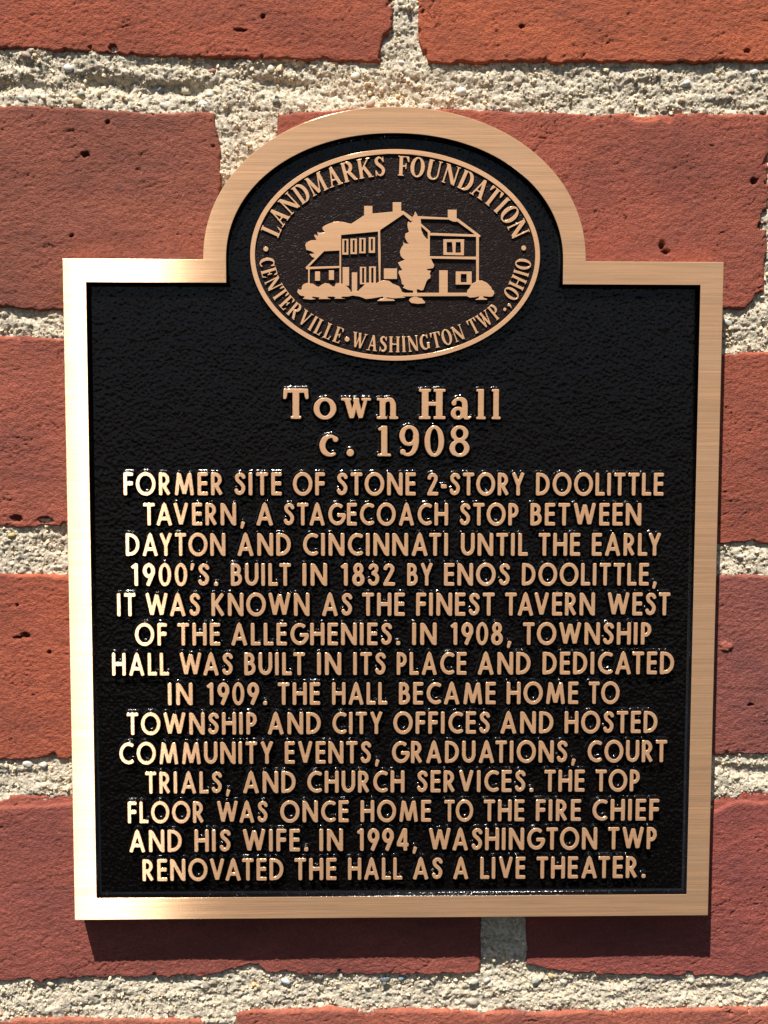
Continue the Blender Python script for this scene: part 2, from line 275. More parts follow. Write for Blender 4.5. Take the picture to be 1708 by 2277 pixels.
BRICKS = [
  ([(-160,238),(-2,240)],[(-160,166.5),(-118.73,165.04),(-94.55,164.07),(-69.88,162.71),(-43.22,162.54),(-4.89,161.68)],[(-160,238),(-160,166.5)],[(-2,240),(-0.72,180.1),(-0.7,172.58),(-3.82,167.92),(-4.35,164.21),(-4.48,161.69)],(0.4,0.115,0.062),0.3),
  ([(6,239),(152,240)],[(8.19,163.52),(10.65,161.68),(30.33,161.99),(45.67,162.12),(78.37,162.27),(113.93,163.25),(152,163)],[(6,239),(7.02,180.18),(7.22,166.96),(8.46,163.26),(10.11,161.68)],[(152,240),(152,163)],(0.47,0.135,0.062),0.5),
  ([(-190,150),(-119.11,148.27),(-98.21,147.9),(-74.28,146.5),(-56.1,146.64),(-52.58,145.73)],[(-190,86),(-120.5,87.7),(-108.63,87.07),(-101.93,86.69),(-53.35,86.62)],[(-190,150),(-190,86)],[(-54.48,145.72),(-53.02,141.19),(-52.77,123.1),(-52.8,86.62)],(0.3,0.105,0.068),0.2),
  ([(-36.25,146.13),(-17.16,148.01),(10.31,148.36),(35.97,147.49),(60.05,147.0),(71.49,147.36),(75.23,146.32),(77.31,146.2),(80.74,147.16),(88.61,147.49),(114.37,147.42)],[(-36.26,87.24),(72.86,87.69),(101.98,88.09),(107.73,88.11),(110.37,89.23),(111.97,92.41),(115.57,94.07)],[(-35.57,146.13),(-36.0,139.98),(-36.26,87.24)],[(114.92,147.43),(115.08,116.68),(115.35,101.77),(114.48,97.78),(114.9,87.87)],(0.34,0.105,0.068),0.3),
  ([(124,147),(200,148)],[(123,86),(200,87)],[(124,147),(123,86)],[(200,148),(200,86)],(0.36,0.12,0.075),0),
  ([(-160,77),(-120.69,79.25),(-112.76,79.14),(-101.95,78.5),(-10.56,78.42)],[(-160,17),(-122.03,20.91),(-117.2,19.93),(-109.84,20.63),(-101.65,20.77),(-10.52,20.36)],[(-160,77),(-160,17)],[(-10.56,78.42),(-10.52,20.36)],(0.37,0.12,0.08),0.1),
  ([(0.55,74.33),(103.15,74.68),(116.38,75.0),(160,76)],[(0.73,15.14),(103.5,15.12),(118.04,15.12),(160,11)],[(0.55,74.33),(0.73,15.14)],[(160,76),(160,11)],(0.36,0.11,0.07),0.0),
  ([(-200,3),(-122.37,5.88),(-112.64,5.73),(-101.94,5.3),(-54.04,5.12)],[(-200,-58),(-123.73,-53.59),(-113.45,-53.2),(-107.24,-52.65),(-101.76,-53.11),(-54.54,-53.31)],[(-200,3),(-200,-58)],[(-54.04,5.12),(-54.54,-53.31)],(0.42,0.125,0.072),0.2),
  ([(-38.62,5.11),(94.32,5.29)],[(-38.93,-52.95),(95.65,-53.08)],[(-38.62,5.11),(-38.93,-52.95)],[(94.32,5.29),(95.65,-53.08)],(0.3,0.12,0.1),0.0),
  ([(97.47,4.72),(103.31,5.43),(118.31,5.27),(190,-1)],[(98.81,-52.66),(119.92,-52.75),(190,-61)],[(97.46,5.15),(98.81,-52.66)],[(190,-1),(190,-61)],(0.31,0.112,0.092),0.1),
  ([(-150,-72),(-123.99,-64.88),(-101.96,-64.12),(28.19,-65.06)],[(-150,-127),(-125.37,-125.41),(-116.79,-124.74),(-112.53,-125.82),(-103.21,-124.85),(-71.24,-124.39),(-60.03,-124.18),(-51.1,-122.62),(-46.2,-120.72),(-42.46,-121.05),(-40.45,-123.46),(-28.63,-124.01),(-1.75,-124.24),(24.35,-124.31),(28.99,-123.45)],[(-150,-72),(-150,-127)],[(28.19,-65.06),(28.62,-114.47),(28.56,-124.05)],(0.32,0.105,0.083),0.2),
  ([(42.3,-67.77),(101.79,-68.37),(105.21,-66.33),(109.23,-64.73),(120.24,-64.35),(178,-70)],[(42.49,-121.46),(50.81,-123.49),(61.47,-124.93),(91.43,-125.49),(109.91,-125.95),(114.89,-125.69),(117.37,-124.96),(121.92,-124.84),(178,-127)],[(42.3,-67.77),(43.21,-121.47)],[(178,-70),(178,-127)],(0.33,0.10,0.083),0.2),
  ([(-200,-138),(-125.65,-137.78),(-81.05,-138.21),(-59.88,-138.86)],[(-200,-200),(-65,-200)],[(-200,-138),(-200,-200)],[(-60.03,-138.85),(-65,-200)],(0.42,0.17,0.12),0.0),
  ([(-50.06,-136.85),(-47.31,-135.67),(-28.67,-135.69),(-9.12,-135.43),(-3.17,-135.78),(49.53,-137.48),(72.18,-136.78),(122.23,-136.19),(130,-136)],[(-54,-199),(130,-198)],[(-50.05,-136.55),(-54,-199)],[(130,-136),(130,-198)],(0.42,0.15,0.105),0.3),
]
PITS = [(114.2, 116.5, 1.0, 1.6), (113.8, 113.6, 1.4, .9), (-108.0, 22.4, 2.2, .8), (-117.0, 23.0, 1.6, .9), (-93.86, 133.82, 1.11, 0.69), (110.61, 127.13, 0.83, 0.83), (82.52, 107.62, 0.83, 1.11), (83.68, 105.58, 1.11, 0.69), (-86.79, 143.34, 0.56, 0.42), (-115.0, -13.65, 1.25, 0.69), (-117.25, -14.36, 1.11, 0.35), (-107.57, -18.93, 0.56, 0.42), (113.84, -36.38, 0.83, 0.42), (-117.31, -4.01, 0.42, 0.42), (-39.76, 174.72, 0.56, 0.56), (38.43, 172.55, 0.69, 0.42), (107.23, 165.86, 0.83, 0.42), (-98.24, 109.36, 0.42, 0.42), (-46.55, 170.7, 1.94, 0.28), (-84.83, 165.08, 1.11, 0.83)]
PEBBLES = [(-63.69, 153.63, 1.81, (0.55, 0.47, 0.33)), (-98.63, 159.38, 1.67, (0.62, 0.6, 0.55)), (-58.11, 149.06, 1.67, (0.66, 0.64, 0.6)), (-56.33, 151.83, 1.53, (0.5, 0.47, 0.4)), (-96.01, 149.45, 1.81, (0.55, 0.42, 0.25)), (-37.63, 159.9, 1.53, (0.6, 0.52, 0.4)), (-11.9, 157.71, 1.67, (0.62, 0.57, 0.46)), (-71.41, 153.98, 1.25, (0.2, 0.24, 0.24)), (-35.91, 149.93, 1.39, (0.13, 0.14, 0.11)), (-112.78, 150.34, 1.39, (0.5, 0.48, 0.42)), (-106.48, 151.08, 1.25, (0.55, 0.53, 0.47)), (-55.21, 159.06, 1.11, (0.3, 0.13, 0.1)), (-111.11, 163.03, 1.39, (0.32, 0.24, 0.18)), (-94.92, 151.86, 1.25, (0.3, 0.32, 0.26)), (-70.07, 148.62, 1.39, (0.62, 0.58, 0.5)), (-28.51, 149.29, 1.39, (0.55, 0.5, 0.4)), (-7.29, 149.81, 1.39, (0.45, 0.34, 0.26)), (20.25, 153.55, 1.67, (0.66, 0.64, 0.6)), (89.17, 156.54, 1.39, (0.6, 0.58, 0.53)), (109.8, 159.82, 1.25, (0.6, 0.58, 0.55)), (37.59, 156.8, 1.67, (0.5, 0.4, 0.32)), (64.99, 153.57, 1.39, (0.58, 0.53, 0.44)), (2.19, 162.0, 1.25, (0.6, 0.58, 0.53)), (87.85, 151.33, 1.25, (0.55, 0.42, 0.28)), (102.8, 154.22, 1.11, (0.55, 0.36, 0.22)), (-109.48, -126.78, 1.25, (0.5, 0.44, 0.3)), (-101.88, -137.3, 1.11, (0.62, 0.6, 0.54)), (-34.26, -126.51, 1.53, (0.5, 0.55, 0.58)), (-23.41, -125.21, 1.39, (0.2, 0.19, 0.17)), (-2.79, -126.55, 1.39, (0.1, 0.12, 0.14)), (-72.83, -137.58, 1.11, (0.6, 0.56, 0.5)), (-1.69, -126.23, 1.39, (0.1, 0.12, 0.14)), (3.17, -125.88, 1.39, (0.2, 0.25, 0.29)), (25.75, -134.09, 2.08, (0.42, 0.38, 0.31)), (17.48, -134.4, 1.67, (0.5, 0.46, 0.38)), (21.24, -134.44, 1.11, (0.52, 0.48, 0.42)), (26.45, -126.94, 1.39, (0.5, 0.47, 0.4)), (55.44, -127.51, 1.25, (0.55, 0.5, 0.4)), (51.26, -125.37, 1.11, (0.6, 0.42, 0.2)), (46.39, -127.11, 1.25, (0.32, 0.33, 0.28)), (97.02, -127.56, 1.25, (0.58, 0.52, 0.38)), (29.66, -107.78, 1.53, (0.5, 0.46, 0.42)), (30.58, -126.74, 1.25, (0.5, 0.46, 0.4)), (-118.64, 17.69, 1.25, (0.5, 0.38, 0.12)), (-115.31, -54.78, 1.53, (0.6, 0.58, 0.52)), (-110.39, -55.24, 1.39, (0.6, 0.56, 0.48)), (-110.38, -61.76, 1.25, (0.6, 0.45, 0.36)), (110.27, -60.18, 1.25, (0.55, 0.48, 0.3)), (109.59, 10.99, 1.11, (0.6, 0.58, 0.52)), (103.48, 84.09, 1.39, (0.55, 0.53, 0.48))]

# ------------------------------------------------------------------ the brick wall
wall = empty('brick_wall', label='weathered red brick wall with wide sandy grey mortar joints behind the bronze plaque', category='wall')
XR, ZL, ZH = 200.0, -200.0, 240.0
FX0, FX1, FZ0, FZ1 = -124, 122, -143, 183        # what the photograph frames, in mm
def axis(a, b, f0, f1, fine, coarse):
    """sample positions from a to b, fine inside [f0, f1], coarse outside"""
    pts = []; x = a
    while x < b:
        pts.append(x)
        d = max(f0 - x, x - f1, 0); x += fine + (coarse - fine) * min(1, d / 25)
    pts.append(b); return np.array(pts)
def interp(poly, t, k):
    p = sorted(poly, key=lambda q: q[k]); return np.interp(t, [q[k] for q in p], [q[1 - k] for q in p])
def stretch(x):
    """measured end points outside the photograph are carried on to the end of the built wall"""
    return -XR if x <= -145 else (XR if x >= 126 else x)

brick_bounds = []
for bi, (top, bot, left, right, col, proud) in enumerate(BRICKS):
    isr = left[0][0] < 120
    fix = lambda P: [((stretch(x) if isr else x), z) for x, z in P]
    top, bot, left, right = fix(top), fix(bot), fix(left), fix(right)
    x0, x1 = min(p[0] for p in top + left), max(p[0] for p in top + right)
    z0, z1 = min(p[1] for p in bot), max(p[1] for p in top)
    us = axis(x0, x1, FX0, FX1, .38, 4.0); zs = axis(z0, z1, FZ0, FZ1, .38, 4.0)
    u = (us - x0) / (x1 - x0); v = (zs - z0) / (z1 - z0)
    def edge_cluster(a, L):
        r = np.array([.0, .12, .28, .5, .8, 1.15]) / L
        return np.unique(np.concatenate([r, a[(a > 1.4 / L) & (a < 1 - 1.4 / L)], 1 - r]))
    u = edge_cluster(u, x1 - x0); v = edge_cluster(v, z1 - z0)
    U, Vv = np.meshgrid(u, v)
    zn = z0 + Vv * (z1 - z0)
    XL = interp(left, zn, 1); XRt = interp(right, zn, 1)
    XL = XL + .35 * fbm(zn / 7, zn * 0 + bi, 3, 3) ; XRt = XRt + .35 * fbm(zn / 7, zn * 0 + bi + 9, 5, 3)
    X = XL + (XRt - XL) * U
    ZT = interp(top, X, 0) + .34 * fbm(X / 6, X * 0 + bi * 3.1, 7, 4); ZB = interp(bot, X, 0) + .55 * fbm(X / 5, X * 0 + bi * 2.3, 9, 4)
    Z = ZB + (ZT - ZB) * Vv
    dT = (ZT - Z); dB = (Z - ZB); dS = np.minimum(U * (XRt - XL), (1 - U) * (XRt - XL))
    nse = fbm(X / 6, Z / 6, 21 + bi, 3)
    r = 1.15 + .7 * nse
    d = np.minimum(np.minimum(dT * 1.1, dB * 1.5), dS)
    rr = np.clip(r, .5, 2.6); t = np.clip(1 - d / rr, 0, 1)
    drop = rr * (1 - np.sqrt(1 - np.clip(t * t, 0, .9999)))            # rounded arris
    chip_pale = np.zeros_like(X)
    cn = fbm(X / 4.5 + 31 * bi, Z / 4.5, 60, 3)                           # spalled arris
    cm = smooth(.30, .55, cn - np.minimum(d, 6) / 5.0); drop = drop + cm * 1.1; chip_pale = np.maximum(chip_pale, cm * .5)
    tl = smooth(1.5, .2, dT) * smooth(-.4, .3, fbm(X / 9, X * 0, 44 + bi, 2)); chip_pale = np.maximum(chip_pale, tl * .55)  # upper edge paler in uneven stretches
    h = .38 * fbm(X / 38, Z / 26, 30 + bi, 3) + .13 * fbm((X + .3 * Z) / 4.2, Z / 2.2, 31 + bi, 3)
    w = noise(X / 3.0, Z / 3.0, 8) * 1.2
    h = h + .10 * (1 - 2.2 * np.abs(noise(X / 3.1 + w, Z / 1.35 + w, 33 + bi))) + .13 * noise(X / 1.25, Z / 1.0, 12) + .15 * noise(X / .78, Z / .72, 14)
    crack = np.abs(noise(X / 11 + w * .25, Z / 5.5 + w * .25, 71 + bi)); cm2 = smooth(.5, .8, fbm(X / 18, Z / 14, 72 + bi, 2) + .35)
    h = h - .55 * smooth(.035, .0, crack) * cm2
    for (px, pz, rx, rz) in PITS:
        if x0 - 2 < px < x1 + 2 and z0 - 2 < pz < z1 + 2:
            q = np.hypot((X - px) / (rx * 1.1), (Z - pz) / (rz * 1.15)) + .35 * noise(X / .7, Z / .7, 3)
            h = h - 2.6 * smooth(1.25, .55, q)
    if bi == 9:                                            # pale clay lump stuck on the face, right of the plaque
        q = np.hypot((X - 105.4) / 2.0, (Z + 17.5) / 1.5) + .3 * noise(X / 1.2, Z / 1.2, 4); k = smooth(1.15, .7, q); h = h + .75 * k; chip_pale = np.maximum(chip_pale, k * .9)
    if bi == 3:                                                        # chipped hollow in the upper arris
        q = np.hypot((X - 76.3) / 5.5, (Z - 146.4) / 1.9); k = smooth(1.2, .6, q); h = h - .8 * k; chip_pale = np.maximum(chip_pale, k)
    if bi in (10, 11):                                                 # ledge along the top of the lower bricks, its sunlit look painted in paler
        k = smooth(4.4, 3.3, dT + .7 * fbm(X / 9, X * 0, 90, 3)) * (X < -60 if bi == 10 else X > 90); h = h - .9 * k; chip_pale = np.maximum(chip_pale, k * .6)
    Y = -(proud + h) + drop
    # sides run back into the wall
    def ring(A, f):
        A = np.vstack([f(A[0]), A, f(A[-1])]); return np.hstack([A[:, :1], A, A[:, -1:]])
    Xp = np.pad(X, 1, mode='edge'); Zp = np.pad(Z, 1, mode='edge'); Yp = np.pad(Y, 1, mode='edge'); Cp = np.pad(chip_pale, 1, mode='edge')
    back = np.zeros(Yp.shape, bool); back[0] = back[-1] = True; back[:, 0] = back[:, -1] = True
    Yp[back] = 9.0
    me, _ = grid_mesh('brick', Xp * MM, Yp * MM, Zp * MM)
    at = me.attributes.new('chip_pale', 'FLOAT', 'POINT'); at.data.foreach_set('value', Cp.ravel().astype(np.float32))
    o = link('brick', me, M_BRICK, wall); o.color = (*col, 1)
    brick_bounds.append((top, bot, left, right))

# mortar: one sheet between the bricks
def brick_depth(X, Z):
    """how far inside a brick outline each point lies (mm), largest over all bricks"""
    best = np.full(X.shape, -50.0)
    for top, bot, left, right in brick_bounds:
        d = np.minimum(np.minimum(interp(top, X, 0) - Z, Z - interp(bot, X, 0)), np.minimum(X - interp(left, Z, 1), interp(right, Z, 1) - X))
        best = np.maximum(best, d)
    return best
def mortar_y(X, Z):
    base = 1.0 + .75 * fbm(X / 16, Z / 6, 101, 3)
    hol = smooth(3.6, .5, np.abs(Z - (154.2 + .9 * np.sin(X / 9)))) * smooth(-10, -24, X) * (.6 + .9 * fbm(X / 14, Z / 9, 140, 2))
    base = base + 2.0 * np.clip(hol, 0, 1.1)
    hol2 = smooth(2.6, .3, np.abs(Z - (-57.5 + .8 * np.sin(X / 5)))) * smooth(95, 105, X); base = base + .9 * hol2
    g = .38 * (worley(X / 1.05, Z / 1.0, 5) - .5) + .30 * (worley(X / .5, Z / .48, 6) - .5)
    holes = smooth(.30, .62, fbm(X / 1.7, Z / 1.5, 130, 3)) * .7
    return base + g + holes + .35 * fbm(X / 3.1, Z / 2.8, 120, 3)
gx = axis(-XR, XR, FX0, FX1, .34, 3.0); gz = axis(ZL, ZH, FZ0, FZ1, .34, 3.0)
GX, GZ = np.meshgrid(gx, gz)
dep = brick_depth(GX, GZ); GY = np.clip(mortar_y(GX, GZ), -.4, 5)
inside = (dep[:-1, :-1] > 2.2) | ((np.abs(GX[:-1, :-1]) < 90) & (GZ[:-1, :-1] > -92) & (GZ[:-1, :-1] < 92))
me, used = grid_mesh('mortar', GX * MM, GY * MM, GZ * MM, keep=~inside)
link('mortar', me, M_MORTAR, wall)

# sand grains bedded in the mortar (nobody could count them)
PHI = (1 + 5 ** .5) / 2
ico = np.array([(-1, PHI, 0), (1, PHI, 0), (-1, -PHI, 0), (1, -PHI, 0), (0, -1, PHI), (0, 1, PHI), (0, -1, -PHI), (0, 1, -PHI), (PHI, 0, -1), (PHI, 0, 1), (-PHI, 0, -1), (-PHI, 0, 1)]) / math.hypot(1, PHI)
icof = np.array([(0, 11, 5), (0, 5, 1), (0, 1, 7), (0, 7, 10), (0, 10, 11), (1, 5, 9), (5, 11, 4), (11, 10, 2), (10, 7, 6), (7, 1, 8), (3, 9, 4), (3, 4, 2), (3, 2, 6), (3, 6, 8), (3, 8, 9), (4, 9, 5), (2, 4, 11), (6, 2, 10), (8, 6, 7), (9, 8, 1)])
n = 125000
px = rng.uniform(FX0 - 14, FX1 + 14, n); pz = rng.uniform(FZ0 - 10, FZ1 + 6, n)
dd = brick_depth(px, pz)
patch = fbm(px / 7, pz / 5, 150, 2)
ok = (dd < .15) & (patch > rng.uniform(-.9, .25, n)) & ~((np.abs(px) < 93) & (pz > -93) & (pz < 93))
px = px[ok]; pz = pz[ok]; n = len(px)
rad = .12 + .25 * rng.random(n) ** 2.6 + (rng.random(n) < .035) * rng.uniform(.2, .6, n)
py = np.clip(mortar_y(px, pz), -.4, 5) - rad * rng.uniform(.15, .7, n)
tones = np.array([(.66, .61, .50), (.58, .52, .41), (.72, .69, .62), (.50, .44, .34), (.62, .58, .50), (.44, .42, .39), (.55, .42, .28), (.30, .27, .24), (.14, .14, .14), (.52, .34, .22), (.38, .20, .15)])
ti = rng.choice(len(tones), n, p=[.25, .18, .17, .13, .11, .05, .04, .03, .015, .015, .01])
tc = tones[ti] * (1.20, 1.05, .84) * rng.uniform(.85, 1.12, (n, 1))
rx = rng.normal(size=(n, 3, 3)); q, _ = np.linalg.qr(rx)
sc = rad[:, None, None] * rng.uniform(.65, 1.25, (n, 1, 3)) * (1 + .18 * rng.normal(size=(n, 12, 1)))
pts = (ico[None] * sc) @ q + np.stack([px, py, pz], 1)[:, None]
Vv = pts.reshape(-1, 3) * MM; Ff = (icof[None] + (np.arange(n) * 12)[:, None, None]).reshape(-1, 3)
me = np_mesh('sand', Vv, Ff, smooth_=False)
at = me.attributes.new('tone', 'FLOAT_COLOR', 'POINT'); at.data.foreach_set('color', np.concatenate([np.repeat(tc, 12, 0), np.ones((n * 12, 1))], 1).astype(np.float32).ravel())
link('sand', me, M_GRAIN, wall, kind='stuff')
print('sand grains', n)

# pebbles one can tell apart
def pebble_mesh(seed):
    r = np.random.default_rng(seed); V = ico.copy(); Fc = icof.tolist()
    for _ in range(2):
        V = V.tolist(); cache = {}; nf = []
        def midp(a, b):
            k = (min(a, b), max(a, b))
            if k not in cache:
                m_ = np.array(V[a]) + np.array(V[b]); V.append((m_ / np.linalg.norm(m_)).tolist()); cache[k] = len(V) - 1
            return cache[k]
        for a, b, c in Fc:
            ab, bc, ca = midp(a, b), midp(b, c), midp(c, a); nf += [(a, ab, ca), (b, bc, ab), (c, ca, bc), (ab, bc, ca)]
        Fc = nf; V = np.array(V)
    pl = r.normal(size=(9, 3)); pl /= np.linalg.norm(pl, axis=1)[:, None]
    for k in range(9):
        d_ = V @ pl[k]; lim = r.uniform(.72, .9); V = V - np.maximum(d_ - lim, 0)[:, None] * pl[k] * .85
    return np_mesh('pebble', V * MM, np.array(Fc))
pm = [pebble_mesh(k) for k in range(5)]
for k, (x, z, s, col) in enumerate(PEBBLES):
    o = link('pebble', pm[k % 5], M_PEB if not pm[k % 5].materials else None, wall)
    y = float(np.clip(mortar_y(np.array([x]), np.array([z])), -.2, 3)[0])
    o.location = (x * MM, (y - s * .12) * MM, z * MM); o.color = (*col, 1)
    o.scale = (s * random.uniform(.9, 1.15), s * .55, s * random.uniform(.62, .8)); o.rotation_euler = (0, random.uniform(-.7, .7), 0)

# ------------------------------------------------------------------ the cast bronze plaque (face at y = -9.5 mm)
Y_FACE, Y_FIELD, Y_BACK = -9.5, -7.2, -0.9
HW, HH, BRD = 99.0, 101.38, 6.92
plaque = empty('plaque', (0, 0, -HH * MM), label='black and bronze cast historical plaque with arched top mounted on the brick wall', category='plaque')
def plink(name, me, mat=None, parent=plaque, **p):
    o = link(name, me, mat, parent, **p)
    if parent is plaque: o.location = (0, 0, HH * MM)
    return o
def arch_outline(hw, z0, zs, a, b, zc, flat_z, n=72, ex=2.08):
    """box with an elliptical arch on top; counter-clockwise from the lower left"""
    P = [(-hw, z0), (hw, z0), (hw, zs), (a, zs)]
    if abs(zs - flat_z) > .01: P.append((a, flat_z))
    for i in range(1, n):
        t = math.pi * i / n; c, s = math.cos(t), math.sin(t)
        P.append((a * math.copysign(abs(c) ** (2 / ex), c), zc + b * abs(s) ** (2 / ex)))
    if abs(zs - flat_z) > .01: P.append((-a, flat_z))
    P += [(-a, zs), (-hw, zs)]
    return P
def offset_poly(P, d):
    """move a closed outline outwards by d (counter-clockwise outline)"""
    n = len(P); out = []
    for i in range(n):
        a = np.array(P[i - 1]); b = np.array(P[i]); c = np.array(P[(i + 1) % n])
        e0 = b - a; e1 = c - b; e0 = e0 / (np.linalg.norm(e0) + 1e-9); e1 = e1 / (np.linalg.norm(e1) + 1e-9)
        n0 = np.array([e0[1], -e0[0]]); n1 = np.array([e1[1], -e1[0]]); m_ = n0 + n1; l = m_ @ m_
        m_ = m_ * (2 / l) if l > .5 else n0
        out.append(tuple(b + m_ * d))
    return out
def area(P): return .5 * sum(P[i - 1][0] * P[i][1] - P[i][0] * P[i - 1][1] for i in range(len(P)))
def ccw(P): return P if area(P) > 0 else P[::-1]
def solid(name, outer, holes, rings, mats_seq, cap=0, hole_rings=None):
    """flat face of outline `outer` with holes; rings = [(offset_mm, y_mm)...] from the face backwards; mats_seq per ring step"""
    outer = ccw(outer); holes = [ccw(h) for h in holes]
    V = []; Fc = []; Mi = []
    loops = [outer] + holes; starts = []
    for li, P in enumerate(loops):
        sg = 1 if li == 0 else -1
        rg = rings if li == 0 or hole_rings is None else hole_rings
        st = []
        for (off, y) in rg:
            st.append(len(V)); Q = offset_poly(P, off * sg) if off else P
            V += [(x * MM, y * MM, z * MM) for x, z in Q]
        starts.append(st); n = len(P)
        for k in range(len(rg) - 1):
            for i in range(n):
                a, b = st[k] + i, st[k] + (i + 1) % n; c, d_ = st[k + 1] + (i + 1) % n, st[k + 1] + i
                Fc.append((a, d_, c, b) if li == 0 else (a, b, c, d_)); Mi.append(mats_seq[min(k, len(mats_seq) - 1)])
    tri = tessellate_polygon([[Vector((x, z, 0)) for x, z in P] for P in loops])
    flat = []
    for li, P in enumerate(loops): flat += [starts[li][0] + i for i in range(len(P))]
    for t in tri:
        f = [flat[i] for i in t]
        a, b, c = (V[i] for i in f)
        if (b[0] - a[0]) * (c[2] - a[2]) - (b[2] - a[2]) * (c[0] - a[0]) < 0: f = f[::-1]
        Fc.append(tuple(f)); Mi.append(cap)
    return py_mesh(name, V, Fc, Mi)
outer = arch_outline(HW, -HH, HH, 57.3, 44.9, HH, HH)
inner = arch_outline(HW - BRD, -HH + BRD, HH - BRD, 50.45, 37.2, HH, HH)
me = solid('border', offset_poly(outer, -.15), [offset_poly(inner, .12)], [(0, Y_FACE), (.12, Y_FACE + .05), (.17, Y_FACE + .2), (.25, Y_BACK + .1)], [0, 0, 0],
           hole_rings=[(0, Y_FACE), (.10, Y_FACE + .06), (.20, Y_FACE + .25), (.42, Y_FIELD - .5), (.75, Y_FIELD - .12), (1.3, Y_FIELD + .05)])
# the inner flanks are painted: give ring steps of the hole the paint slot
nb = len(outer); nh = len(inner); mi = np.zeros(len(me.polygons), np.int32)
mi[3 * nb + nh: 3 * nb + 5 * nh] = 1
me.polygons.foreach_set('material_index', mi)
for k in range(3 * nb + nh, 3 * nb + 5 * nh): me.polygons[k].use_smooth = True
plink('border', me, [M_BRONZE, M_BLACK_EDGE])
me = solid('back_plate', offset_poly(outer, -.5), [], [(0, Y_FIELD), (.02, Y_BACK)], [1], cap=0)
plink('back_plate', me, [M_BLACK, M_EDGE])

# medallion
SX, SZ, SA, SB = .10, 102.75, 43.35, 31.2
def ell(a, b, n=160): return [(SX + a * math.cos(2 * math.pi * i / n), SZ + b * math.sin(2 * math.pi * i / n)) for i in range(n)]
Y_DISC = -8.95
me = solid('medallion', ell(SA - .25, SB - .25), [], [(0, Y_DISC), (.12, Y_DISC + .05), (.3, Y_FIELD - .4), (.8, Y_FIELD + .1)], [1])
for p in me.polygons:
    if p.material_index == 1: p.use_smooth = True
med = plink('medallion', me, [M_SEAL, M_BLACK_EDGE], label='raised oval seal with a house, trees and curved lettering')
def mlink(name, me, mat, **p): return link(name, me, mat, med, **p)
me = solid('ring', ell(SA, SB), [ell(SA - 1.38, SB - 1.38)], [(-.06, Y_DISC - .56), (.02, Y_DISC - .5), (.12, Y_DISC + .25)], [0, 1])
mlink('ring', me, [M_BRONZE_L, M_BLACK_EDGE])
# relief picture: every piece a fraction prouder than the one behind it
for k, (nm, P, H) in enumerate(ART):
    y = Y_DISC - .48 - .006 * k
    lab = {}
    if nm == 'tree': lab = dict(label='tall pointed evergreen in the middle' if k > 20 else 'spreading tree behind the left end of the house')
    me = solid(nm, P, H, [(-.03, y), (.03, y + .05), (.13, Y_DISC + .05)], [0, 1])
    mlink(nm, me, [M_BRONZE_L, M_BLACK_EDGE], **lab)

# ------------------------------------------------------------------ letters, drawn as strokes, turned into raised outlines
def seg_sd(P, a, b, ra, rb, ba=False, bb=False):
    d = np.array(b, float) - a; Ln = math.hypot(*d) + 1e-9; d = d / Ln
    qx, qy = P[0] - a[0], P[1] - a[1]
    t = qx * d[0] + qy * d[1]; n_ = np.abs(qx * d[1] - qy * d[0]); h = np.clip(t, 0, Ln); r = ra + (rb - ra) * h / Ln
    s = np.hypot(t - h, n_) - r
    if ba: s = np.where(t < ra, np.maximum(n_ - ra, -t) if ra > 0 else s, s)
    if bb: s = np.where(t > Ln - rb, np.maximum(n_ - rb, t - Ln), s)
    return s
def line(x0, y0, x1, y1, w, w2=None, ends=(1, 1)):
    w2 = w if w2 is None else w2
    return lambda P: seg_sd(P, (x0, y0), (x1, y1), w / 2, w2 / 2, ends[0], ends[1])
def poly(*pts):
    pts = ccw(list(pts))
    def f(P):
        s = np.full(P[0].shape, -9.0)
        for i in range(len(pts)):
            a, b = pts[i - 1], pts[i]; e = (b[0] - a[0], b[1] - a[1]); l = math.hypot(*e) + 1e-9
            s = np.maximum(s, ((P[0] - a[0]) * e[1] - (P[1] - a[1]) * e[0]) / l)
        return s
    return f
def chain(pts, w, butt=(1, 1)):
    ws = w if isinstance(w, (list, tuple)) else [w] * len(pts)
    if len(ws) != len(pts): ws = list(np.interp(np.linspace(0, 1, len(pts)), np.linspace(0, 1, len(ws)), ws))
    def f(P):
        s = np.full(P[0].shape, 9.0)
        for i in range(len(pts) - 1):
            s = np.minimum(s, seg_sd(P, pts[i], pts[i + 1], ws[i] / 2, ws[i + 1] / 2, butt[0] and i == 0, butt[1] and i == len(pts) - 2))
        return s
    return f
def arc(cx, cy, rx, ry, a0, a1, w, butt=(1, 1), n=26):
    return chain([(cx + rx * math.cos(math.radians(a0 + (a1 - a0) * i / n)), cy + ry * math.sin(math.radians(a0 + (a1 - a0) * i / n))) for i in range(n + 1)], w, butt)
def oval(cx, cy, rx, ry, wside, wtop):
    """ring whose sides are wside wide and whose top and bottom are wtop"""
    def f(P):
        def e(a, b):
            k = np.hypot((P[0] - cx) / a, (P[1] - cy) / b); g = np.hypot((P[0] - cx) / a ** 2, (P[1] - cy) / b ** 2) + 1e-6
            return k * (k - 1) / g
        return np.maximum(e(rx, ry), -e(rx - wside, ry - wtop))
    return f
def spline(pts, w, butt=(1, 1), n=5):
    P_ = [pts[0]] + list(pts) + [pts[-1]]; out = []
    for i in range(1, len(P_) - 2):
        for k in range(n):
            t = k / n; a, b, c, d = (np.array(P_[i + j], float) for j in (-1, 0, 1, 2))
            out.append(tuple(.5 * (2 * b + (c - a) * t + (2 * a - 5 * b + 4 * c - d) * t * t + (3 * b - a - 3 * c + d) * t ** 3)))
    out.append(tuple(pts[-1])); return chain(out, w, butt)

